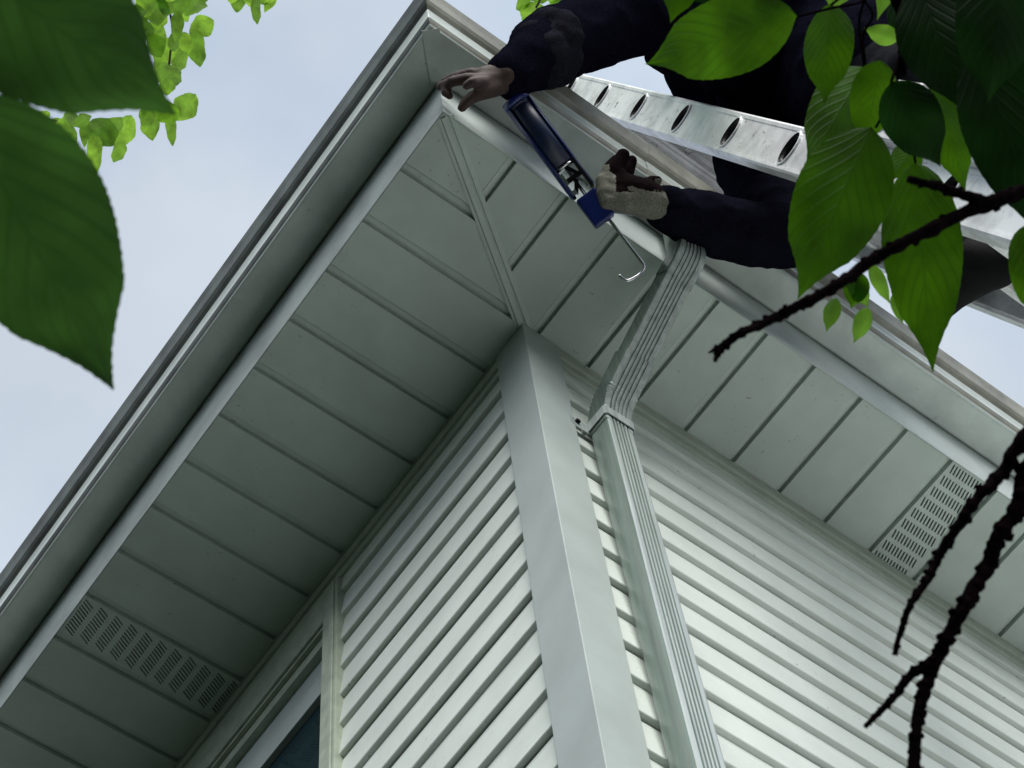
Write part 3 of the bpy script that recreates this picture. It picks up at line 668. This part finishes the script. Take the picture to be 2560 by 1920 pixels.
# glove: knit back, rubber-dipped palm and fingers closed on the handle
gv = [cc((1676, 517, 3.125, .0275), (1640, 507, 3.11, .0285), (1604, 493, 3.095, .031), (1570, 484, 3.09, .030)),
      cc((1600, 500, 3.09, .026), (1548, 496, 3.075, .022)), cc((1590, 478, 3.095, .025), (1552, 464, 3.09, .021)),
      cc((1555, 505, 3.07, .018), (1518, 503, 3.065, .0128), (1508, 482, 3.07, .0118), (1516, 462, 3.08, .0105)),
      cc((1550, 488, 3.075, .018), (1512, 480, 3.07, .0132), (1508, 452, 3.08, .0120), (1524, 432, 3.10, .0108)),
      cc((1548, 472, 3.08, .018), (1518, 456, 3.08, .0132), (1522, 425, 3.09, .0120), (1540, 405, 3.105, .0108)),
      cc((1556, 458, 3.09, .018), (1540, 430, 3.095, .0132), (1549, 404, 3.105, .0122), (1558, 388, 3.11, .0108)),
      cc((1565, 440, 3.12, .012), (1572, 418, 3.13, .0105), (1579, 402, 3.135, .0090)),
      cc((1606, 482, 3.10, .023), (1616, 466, 3.115, .0150), (1630, 456, 3.12, .0110), (1643, 451, 3.12, .0080))]
glove = blob('glove', gv, .0024, [M_KNIT, M_RUBBER], person, 2, fold=.0005, fscale=60)
gx = (A(1600, 492, 3.1)-A(1676, 517, 3.125)).normalized(); g0 = A(1676, 517, 3.125)
for v in glove.data.vertices:
    q = v.co-g0; s_ = q.dot(gx)
    if s_ < .036:
        an = math.atan2(q.dot(DY), q.dot(FZ.cross(gx))); v.co += v.normal*.0009*math.sin(an*22)
for p in glove.data.polygons:
    c = p.center; v = c-CAM; Zc = v.dot(FZ); px = 1280+v.dot(RX)/Zc*FPX; py = 960+v.dot(DY)/Zc*FPX
    up_i = -p.normal.dot(DY)
    if (py < 470-(1600-px)*.55+.0 and px < 1600 and up_i > -.2 and px > 1524) or (px >= 1590 and up_i > .25 and py < 478) or py < 412 or (up_i > .3 and py < 480 and px > 1540): p.material_index = 1

# ---------------------------------------------------------------- caulking gun
gun = empty('caulking_gun', tuple(A(1487, 520, 3.15))); tag(gun, 'blue caulking gun with hooked steel rod held below the gutter', 'caulking gun')
ga = A(1290, 254, 3.10); gb = A(1460, 482, 3.08); GD = (gb-ga).normalized(); GLn = (gb-ga).length
GS = GD.cross(FZ).normalized(); GN = GS.cross(GD).normalized()     # GS sideways, GN toward / away from the camera
if GN.dot(FZ) > 0: GN = -GN                                         # GN points to the camera
def gp(s, u=0, v=0): return ga+GD*s+GS*u+GN*v
R0 = .0205
g = MB(); ring = []
# half-pipe cradle, open on one long side, with thickness
def arc(r, a0, a1, n=16): return [(r*math.cos(a0+(a1-a0)*k/n), r*math.sin(a0+(a1-a0)*k/n)) for k in range(n+1)]
sec = arc(R0+.0015, math.radians(-205), math.radians(20))+list(reversed(arc(R0-.0002, math.radians(-205), math.radians(20))))
sec = [(u, -v) for u, v in sec]
cut = arc(R0+.0015, math.radians(140), math.radians(225))+list(reversed(arc(R0-.0002, math.radians(140), math.radians(225))))
g.loft([[gp(s, u, v) for u, v in cut] for s in (-.002, .175)], True, True)
cut2 = arc(R0+.0015, math.radians(-35), math.radians(28))+list(reversed(arc(R0-.0002, math.radians(-35), math.radians(28))))
g.loft([[gp(s, u, v) for u, v in cut2] for s in (-.002, .175)], True, True)
g.loft([[gp(s, u, v) for u, v in arc(r_, 0, 2*math.pi*.999, 27)] for s, r_ in ((-.006, R0-.004), (-.005, R0+.0015), (.006, R0+.002), (.006, R0-.001))], True, True)
adopt(g.build('cradle', M_BLUE, None, True), gun)
g = MB(); g.loft([[gp(s, u, v) for u, v in arc(r_, 0, 2*math.pi*.999, 27)] for s, r_ in ((-.004, .010), (.004, R0-.0035), (.006, R0-.0016), (.009, R0-.0016), (.0095, R0-.0026), (.012, R0-.0026), (.0125, R0-.0018), (.124, R0-.0018), (.125, R0-.006))], True, True)
adopt(g.build('cartridge', M_CART, None, True), gun)
g = MB(); g.tube([gp(-.003, 0, 0), gp(-.016, 0, 0), gp(-.020, 0, .0), gp(-.038, .001, 0)], [.0085, .0078, .006, .0042], 14)
adopt(g.build('nozzle', M_CREAM, None, True), gun)
# piston, plunger rod, trigger frame
g = MB(); g.tube([gp(.127), gp(.130)], .017, 20); adopt(g.build('piston', M_STEEL, None, True), gun)
ds_ = GLn
hs0 = (A(1464, 487, 3.08)-ga).dot(GD); hs1 = hs0+.052
g = MB(); g.obox(gp((hs0+hs1)/2, 0, -.001), GD*(hs1-hs0)/2, GS*.0185, GN*.013)
blk = bevel(adopt(g.build('housing', M_BLUE, None), gun), .004, 3)
g = MB(); g.obox(gp(.152, .0165, .004), GD*.026, GS*.0022, GN*.008); g.obox(gp(.152, -.0165, .004), GD*.026, GS*.0022, GN*.008); g.obox(gp(.150, 0, .006), GD*.0035, GS*.016, GN*.004)
g.obox(gp(.140, .006, .004), (GD*.9+GS*.4).normalized()*.014, (GS*.9-GD*.4).normalized()*.0028, GN*.002); g.obox(gp(.164, -.004, .004), (GD*.8-GS*.6).normalized()*.012, (GS*.8+GD*.6).normalized()*.0032, GN*.002)
adopt(g.build('trigger_link', M_BLACK, None), gun)
g = MB(); g.obox(gp(.146, -.0135, .0125), GD*.010, GS*.0028, GN*.0006); g.obox(gp(.171, -.013, .012), GD*.004, GS*.004, GN*.001); g.obox(gp(.170, .012, .010), GD*.005, GS*.004, GN*.001)
adopt(g.build('plate', M_STEEL, None), gun)
g = MB(); hd = (A(1590, 470, 3.16)-gp(hs0+.02)).normalized()
g.tube(spline([gp(hs0+.022, 0, -.006), gp(hs0+.028, 0, -.010)+hd*.03, gp(hs0+.045, 0, -.010)+hd*.07, gp(hs0+.060, 0, -.008)+hd*.10], 5), .011, 12)
adopt(g.build('handle', M_BLUE, None, True), gun)
g = MB(); g.tube([gp(.128), gp(hs1+.0)]+spline([A(1523, 549, 3.07), A(1560, 597, 3.065), A(1603, 653, 3.06), A(1610, 666, 3.06), A(1604, 680, 3.06), A(1590, 692, 3.055), A(1571, 701, 3.05), A(1562, 700, 3.05), A(1547, 688, 3.05)], 6), .0028, 8)
adopt(g.build('rod', M_STEEL, None, True), gun)

# ---------------------------------------------------------------- leaves and twigs
rnd = random.Random(7)
def leaf_mesh(Pb, Pt, w, roll=0., fold=.25, arch=.06, nrm=None, n=44, m=4, seed=0, lobed=False, blunt=1., wave=.035, tooth=.022):
    Pb, Pt = Vector(Pb), Vector(Pt); ax = Pt-Pb; L = ax.length; ax /= L
    vn = (CAM-(Pb+Pt)/2).normalized() if nrm is None else Vector(nrm)
    sd_ = ax.cross(vn).normalized(); nn_ = sd_.cross(ax).normalized()
    sd_, nn_ = sd_*math.cos(roll)+nn_*math.sin(roll), nn_*math.cos(roll)-sd_*math.sin(roll)
    V = []; F = []; UV = []; rr = random.Random(seed); ph = rr.random()*6
    for i in range(n+1):
        t = i/n
        if lobed:
            hw = w/2*(max(0, math.sin(math.pi*min(1, t)**.85))**.6)*(1+.1*math.sin(t*10+ph))
            if t > .66: hw = min(hw, w/2*(.05+.95*(1-t)/.34))
        else:
            s0 = math.sin(math.pi*(t**.72))**.78 if 0 < t < 1 else 0
            tip = 1-max(0, (t-.72)/.28)**1.1*.78
            hw = w/2*s0*tip*blunt+L*.002
            if t > .9: hw = min(hw, w/2*.55*(1-t)/.1*.6+L*.003)
        bend = arch*L*math.sin(math.pi*t)
        for j in range(-m, m+1):
            s = j/m; e = hw*s
            if abs(j) == m: e += math.copysign((tooth*w*(((t*n/1.6) % 1)-.4)) if .06 < t < .97 else 0, s)
            z = -fold*abs(e)+wave*w*math.sin(t*11+ph+2*s)*abs(s)
            drag = (-.10*hw*abs(s)**1.5) if not lobed else .12*hw*abs(s)
            V.append(Pb+ax*(L*t-drag*0+ hw*.10*abs(s)*max(0, 1-t*1.6))+sd_*e+nn_*(z+bend)); UV.append((s, t))
    k = 2*m+1
    for i in range(n):
        for j in range(2*m): F.append((i*k+j, i*k+j+1, (i+1)*k+j+1, (i+1)*k+j))
    return V, F, UV
def leaf(parent, bx, by, bz, tx, ty, tz, wpx, mat, roll=0., fold=.25, arch=.06, seed=0, **kw):
    Pb, Pt = A(bx, by, bz), A(tx, ty, tz); w = .84*wpx*((bz+tz)/2)/FPX
    V, F, UV = leaf_mesh(Pb, Pt, w, roll, fold, arch, seed=seed, **kw)
    o = mesh_obj('leaf', V, F, mat, None, True, UV); adopt(o, parent)
    return o
def stalk(parent, pts, r, mat=M_BARK, name='leaf_stalk'):
    g = MB(); P = spline([A(*p) for p in pts], 5); g.tube(P, lerpl(r, 5*(len(pts)-1)//(len(r)-1)) if isinstance(r, list) and len(r) > 1 else r, 7); o = adopt(g.build(name, mat, None, True), parent); return o

cherry = empty('cherry_tree', (.9, -2.9, 0)); tag(cherry, 'cherry tree with big serrated leaves and dark bare twigs hanging close overhead', 'tree')
def twig(pts, r, name='twig', knob=.22, seed=0):
    P = spline([A(*p) for p in pts], 12); n = len(P)-1
    rr = [.88*(r[0]+(r[1]-r[0])*i/n) for i in range(n+1)]; rs = random.Random(seed)
    nxt = 3
    for i in range(n+1):
        if i == nxt:
            k = 1+knob*rs.uniform(.5, 1.3)
            rr[i] *= k
            if i+1 <= n: rr[i+1] *= 1+(k-1)*.6
            nxt += rs.choice((4, 6, 7, 9))
    P = [p+Vector((rs.uniform(-1, 1), rs.uniform(-1, 1), rs.uniform(-1, 1)))*rr[i]*.12 for i, p in enumerate(P)]
    g = MB(); g.tube(P, rr, 10, True, .3)
    # buds
    for i in range(4, n-1, 5):
        d_ = (P[i+1]-P[i-1]).normalized(); sdv = d_.cross(FZ).normalized()*rs.choice((-1, 1)); q = P[i]+sdv*rr[i]*.7
        g.tube([q, q+(sdv+d_*1.2).normalized()*rr[i]*.75], [rr[i]*.6, rr[i]*.35], 6)
    o = adopt(g.build(name, M_BARK, None, True), cherry); return o
twig([(2760, 395, .98), (2560, 478, .96), (2444, 518, .95), (2259, 607, .94), (2176, 654, .94), (2085, 719, .93), (1984, 770, .93), (1923, 802, .93), (1850, 835, .92), (1803, 868, .92), (1785, 880, .92)], (.0040, .0019), seed=3)
twig([(1800, 868, .92), (1771, 882, .918)], (.0014, .0004), seed=5); twig([(1800, 868, .92), (1794, 885, .918), (1787, 905, .917)], (.0020, .0009), seed=6)
twig([(2470, 508, .95), (2380, 478, .948), (2330, 462, .946), (2270, 449, .944)], (.0032, .0019), seed=8)
twig([(2760, 880, .93), (2560, 1092, .92), (2508, 1180, .92), (2448, 1240, .915), (2394, 1317, .91), (2345, 1391, .91), (2320, 1446, .905), (2280, 1505, .90), (2256, 1564, .90), (2236, 1638, .90)], (.0040, .0013), seed=11)
twig([(2800, 900, .93), (2640, 1060, .92), (2565, 1180, .92), (2547, 1263, .915), (2493, 1347, .91), (2473, 1406, .91), (2434, 1470, .905), (2399, 1535, .90), (2359, 1614, .90), (2330, 1675, .90), (2305, 1752, .895), (2290, 1816, .89), (2285, 1920, .885), (2278, 2010, .88)], (.0044, .0030), knob=.22, seed=12)
twig([(2335, 1655, .90), (2275, 1690, .90), (2236, 1742, .897), (2196, 1782, .895), (2162, 1818, .893)], (.0028, .0012), seed=14)
# limb and trunk that carry them, off to the right
g = MB(); g.tube(spline([(.9, -2.9, -.1), (.92, -2.85, .9), (.85, -2.7, 1.9), (.6, -2.35, 2.75), (.3, -1.9, 3.05), (.0, -1.45, 3.10), tuple(A(2900, -300, 1.5))], 6), lerpl([.13, .115, .10, .07, .045, .02, .012], 6), 14, True, .3)
adopt(g.build('trunk', M_TRUNK, None, True), cherry)
for e_, r_ in (((2760, 395, .98), .0042), ((2760, 880, .93), .0040), ((2800, 900, .93), .0044), ((2600, -250, 1.3), .006)):
    g = MB(); g.tube(spline([A(*e_), (A(*e_)+A(2950, 0, 1.35))/2+Vector((.02, -.02, .05)), tuple(A(2900, -300, 1.5))], 6), lerpl([r_, r_*1.4, .011], 6), 8, True, .3); adopt(g.build('branch', M_BARK, None, True), cherry)
for e_ in ((-300, -200, .66),):
    g = MB(); g.tube(spline([A(*e_), A(-700, -500, .62), A(-900, -1500, .5), (-1.2, -1.6, 2.35), (-.5, -2.0, 2.7), (.3, -1.9, 3.05)], 6), lerpl([.0015, .003, .005, .008, .012, .016], 6), 8, True, .3); adopt(g.build('branch', M_BARK, None, True), cherry)

LF = M_LEAF; LD = M_LEAFD; LY_ = M_LEAFY
# hanging leaves at the upper right
leaf(cherry, 1992, 42, 1.30, 1614, 160, 1.24, 240, LF, roll=.15, fold=.12, arch=-.05, seed=1)
leaf(cherry, 2078, 10, 1.34, 2062, 262, 1.33, 150, LF, roll=-.2, fold=.3, seed=2)
leaf(cherry, 2160, 168, 1.38, 2010, 424, 1.32, 185, LF, roll=.1, fold=.15, seed=3)
leaf(cherry, 2200, 150, 1.33, 2160, 372, 1.34, 140, LF, roll=.2, fold=.2, seed=4)
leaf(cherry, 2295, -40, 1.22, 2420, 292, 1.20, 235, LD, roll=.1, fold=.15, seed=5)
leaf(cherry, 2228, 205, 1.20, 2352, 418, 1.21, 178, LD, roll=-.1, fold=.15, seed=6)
leaf(cherry, 2178, 318, 1.30, 1994, 748, 1.27, 278, LF, roll=.05, fold=.1, arch=.03, seed=7)
leaf(cherry, 2288, 405, 1.33, 2332, 930, 1.30, 232, LF, roll=-.05, fold=.12, arch=.03, seed=8)
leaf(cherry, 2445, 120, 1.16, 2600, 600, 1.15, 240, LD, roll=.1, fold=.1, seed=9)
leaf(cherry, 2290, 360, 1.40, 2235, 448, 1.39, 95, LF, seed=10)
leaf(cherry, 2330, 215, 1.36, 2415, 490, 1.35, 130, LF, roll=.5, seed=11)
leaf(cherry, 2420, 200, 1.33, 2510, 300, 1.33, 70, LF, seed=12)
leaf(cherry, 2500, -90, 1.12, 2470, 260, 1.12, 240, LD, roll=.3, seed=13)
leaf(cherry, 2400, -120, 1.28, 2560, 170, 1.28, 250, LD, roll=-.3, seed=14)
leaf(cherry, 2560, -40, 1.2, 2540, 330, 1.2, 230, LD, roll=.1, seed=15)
leaf(cherry, 2570, 560, 1.25, 2600, 820, 1.25, 150, LF, roll=.4, seed=16)
leaf(cherry, 1722, -120, 1.3, 1676, 58, 1.29, 120, LF, roll=.2, seed=17)
leaf(cherry, 1640, -160, 1.36, 1770, 22, 1.36, 130, LD, roll=.2, seed=18)
leaf(cherry, 2010, -150, 1.30, 1850, 28, 1.30, 110, LD, roll=.2, seed=19)
leaf(cherry, 2110, -100, 1.4, 2080, 30, 1.4, 110, LY_, seed=20)
leaf(cherry, 2240, -110, 1.4, 2192, 52, 1.4, 60, LY_, roll=.3, seed=21)
leaf(cherry, 2245, 100, 1.42, 2160, 70, 1.42, 62, LY_, roll=.2, seed=22)
leaf(cherry, 2300, -150, 1.4, 2250, 40, 1.4, 80, LD, roll=.3, seed=23)
leaf(cherry, 2330, -60, 1.45, 2410, 36, 1.45, 70, LY_, roll=.2, seed=24)
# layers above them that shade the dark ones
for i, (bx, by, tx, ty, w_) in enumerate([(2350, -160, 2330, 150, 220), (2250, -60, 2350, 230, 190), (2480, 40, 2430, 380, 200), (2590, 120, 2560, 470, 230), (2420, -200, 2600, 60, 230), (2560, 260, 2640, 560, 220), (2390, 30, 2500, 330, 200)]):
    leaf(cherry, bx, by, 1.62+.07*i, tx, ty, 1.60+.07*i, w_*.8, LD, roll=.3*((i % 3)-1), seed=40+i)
# small young leaves under the twig
for i, a_ in enumerate([(2090, 745, 2066, 830, 52), (2150, 680, 2128, 772, 78), (2172, 770, 2134, 858, 56), (2176, 660, 2226, 760, 46), (2232, 735, 2258, 812, 34), (2126, 690, 2172, 770, 60)]):
    leaf(cherry, a_[0], a_[1], 1.36, a_[2], a_[3], 1.36, a_[4], LY_ if i != 1 else LF, roll=.3*((i % 3)-1), seed=60+i, n=26)
# stalks
for p_ in ([(1992, 42, 1.30), (2080, 20, 1.31), (2160, 0, 1.32), (2168, -60, 1.32)], [(2160, 2, 1.32), (2148, 60, 1.33), (2160, 168, 1.36)], [(2162, 2, 1.32), (2182, 40, 1.33), (2158, 90, 1.34), (2165, 170, 1.36)],
           [(2078, 12, 1.34), (2120, -20, 1.33), (2165, -50, 1.32)], [(2228, 205, 1.2), (2245, 150, 1.22), (2262, 90, 1.24), (2290, 20, 1.25)], [(2190, 318, 1.3), (2225, 250, 1.26), (2258, 150, 1.25), (2262, 90, 1.24)],
           [(2288, 405, 1.33), (2282, 350, 1.30), (2270, 200, 1.27)], [(2445, 120, 1.16), (2470, 40, 1.18), (2520, -60, 1.2)]):
    stalk(cherry, p_, .0009)
g = MB(); g.tube(spline([A(2230, -30, 1.24), A(2260, 60, 1.24), A(2262, 130, 1.245), A(2250, 190, 1.25)], 6), .0032, 8, True, .5); adopt(g.build('twig', M_BARK, None, True), cherry)
# two leaves very close on the left
leaf(cherry, -190, -165, .62, 440, 288, .64, 520, M_LEAFL, roll=.08, fold=.08, arch=.05, seed=70, n=70, blunt=1.0)
leaf(cherry, -110, 235, .66, 284, 974, .68, 515, M_LEAFL, roll=-.08, fold=.08, arch=.04, seed=71, n=80, blunt=1.0)

# far tree overhanging the roof, seen as bright backlit leaves
far = empty('tulip_tree', (-3.4, 2.8, 0)); tag(far, 'tall tree whose bright lime leaves hang in from the top above the roof', 'tree')
CV, CF, CU = [], [], []
CV2, CF2, CU2 = [], [], []
def far_leaf(cx, cy, w, h, ang, z, deep=False, seed=0):
    a_ = math.radians(ang); dx, dy = math.sin(a_), math.cos(a_)
    Pb, Pt = A(cx-dx*h/2, cy-dy*h/2, z), A(cx+dx*h/2, cy+dy*h/2, z+rnd.uniform(-.06, .06))
    V, F, UV = leaf_mesh(Pb, Pt, w*z/FPX, rnd.uniform(-.6, .6), rnd.uniform(.0, .5), rnd.uniform(-.08, .08), n=18, m=3, seed=seed, lobed=True, wave=.03, tooth=.05)
    v_, f_, u_ = (CV2, CF2, CU2) if deep else (CV, CF, CU); n0 = len(v_); v_ += V; u_ += UV; f_ += [tuple(q+n0 for q in f) for f in F]
FL = [(640,30,100,130,10),(700,5,90,100,-20),(800,15,80,70,20),(585,80,60,90,20,1),(650,150,90,90,-30),(735,110,45,110,-5),(835,112,70,95,-60),(770,180,45,80,10),(822,200,62,130,5),(690,225,80,120,-30),
      (742,240,55,100,-5),(700,310,85,95,25),(772,445,80,110,-35),(625,505,80,130,5),(690,470,85,80,-40,1),(710,540,36,110,5),(110,495,60,50,60),(150,525,50,60,20),(205,550,70,60,70),(285,572,90,150,12),
      (350,545,34,110,0),(420,550,110,110,-30,1),(512,550,70,130,-25),(392,650,56,150,-4),(486,628,50,80,-20),(600,20,80,80,40),(560,60,60,70,0,1),(660,80,90,60,70),(610,120,60,80,10,1),(720,170,50,70,0),(660,270,80,80,20),
      (690,360,60,60,0),(760,60,40,60,30),(240,520,60,60,40),(180,490,50,50,0),(470,520,70,60,50),(340,500,60,50,20),(620,440,70,60,60,1),(745,20,50,90,0),(630,-20,120,90,30),(720,-40,110,90,-30),(820,-30,90,80,0),
      (985,10,45,70,-5),(1060,45,36,95,8),(1122,18,36,70,-35),(1030,5,60,40,70),(960,-20,60,60,0),(1090,-15,60,60,20),(640,190,70,90,30,1),(575,140,50,60,0),(130,540,40,40,30),(300,490,50,60,10)]
for i, f_ in enumerate(FL): far_leaf(f_[0]*.603, f_[1]*.603, f_[2]*.76, f_[3]*.74, f_[4], 6.0+rnd.uniform(-.35, .35), len(f_) > 5, 100+i)
for i, f_ in enumerate([(1335,46,66,86,10),(1310,4,60,34,60),(1300,78,40,34,20),(1372,40,30,60,0),(1390,18,34,50,-40),(1350,-20,80,60,10),(1400,-10,60,60,30),(1420,20,40,40,60),
                        (2068,5,60,50,20),(2180,20,46,60,-20),(2120,-20,80,60,10),(2398,14,46,60,-30),(2215,85,60,50,50)]):
    far_leaf(*f_, 6.2, i % 4 == 3, 200+i)
# the rest of the crown outside the picture
for i in range(900):
    px, py = rnd.uniform(-900, 2500), rnd.uniform(-1500, -160)
    k_ = rnd.uniform(60, 120); far_leaf(px, py, k_, k_*1.2, rnd.uniform(-60, 60), rnd.uniform(5.8, 7.6), i % 3 == 0, 400+i)
crown = adopt(mesh_obj('crown', CV, CF, M_LIME, None, True, CU), far); crown2 = adopt(mesh_obj('inner_crown', CV2, CF2, M_LIMED, None, True, CU2), far)
g = MB()
for P_ in ([A(446, -160, 6.3), A(443, -36, 6.1), A(447, 24, 6.0), A(438, 70, 6.0)], [A(265, -120, 6.1), A(272, -24, 6.0), A(283, 27, 6.0), A(274, 84, 6.0)],
           [A(400, -60, 6.0), A(430, 60, 6.0), A(425, 140, 6.0), A(415, 215, 6.0)], [A(240, 145, 6.0), A(180, 290, 6.0), A(120, 300, 6.0), A(54, 290, 6.0)], [A(1360, -200, 6.3), A(1352, -20, 6.2), A(1340, 20, 6.2)], [A(660, -120, 6.3), A(620, -30, 6.1), A(600, -5, 6.0)]):
    g.tube(spline(P_, 5), .0035, 6)
hub = A(400, -1000, 7.2)
for e_ in (A(446, -160, 6.3), A(265, -120, 6.1), A(400, -60, 6.0), A(1360, -200, 6.3), A(660, -120, 6.3), A(2200, -600, 6.8), A(-600, -600, 6.6)):
    g.tube(spline([e_, (e_+hub)/2+Vector((0, 0, .25)), hub], 5), lerpl([.004, .010, .03], 5), 7)
adopt(g.build('branches', M_TRUNK, None, True), far)
g = MB(); g.tube(spline([(-3.4, 2.8, -.1), (-3.35, 2.8, 2.5), (-3.0, 2.6, 5.2), (-2.0, 2.0, 7.2), tuple(hub)], 6), lerpl([.26, .22, .18, .10, .03], 6), 16, True, .3)
adopt(g.build('trunk', M_TRUNK, None, True), far)
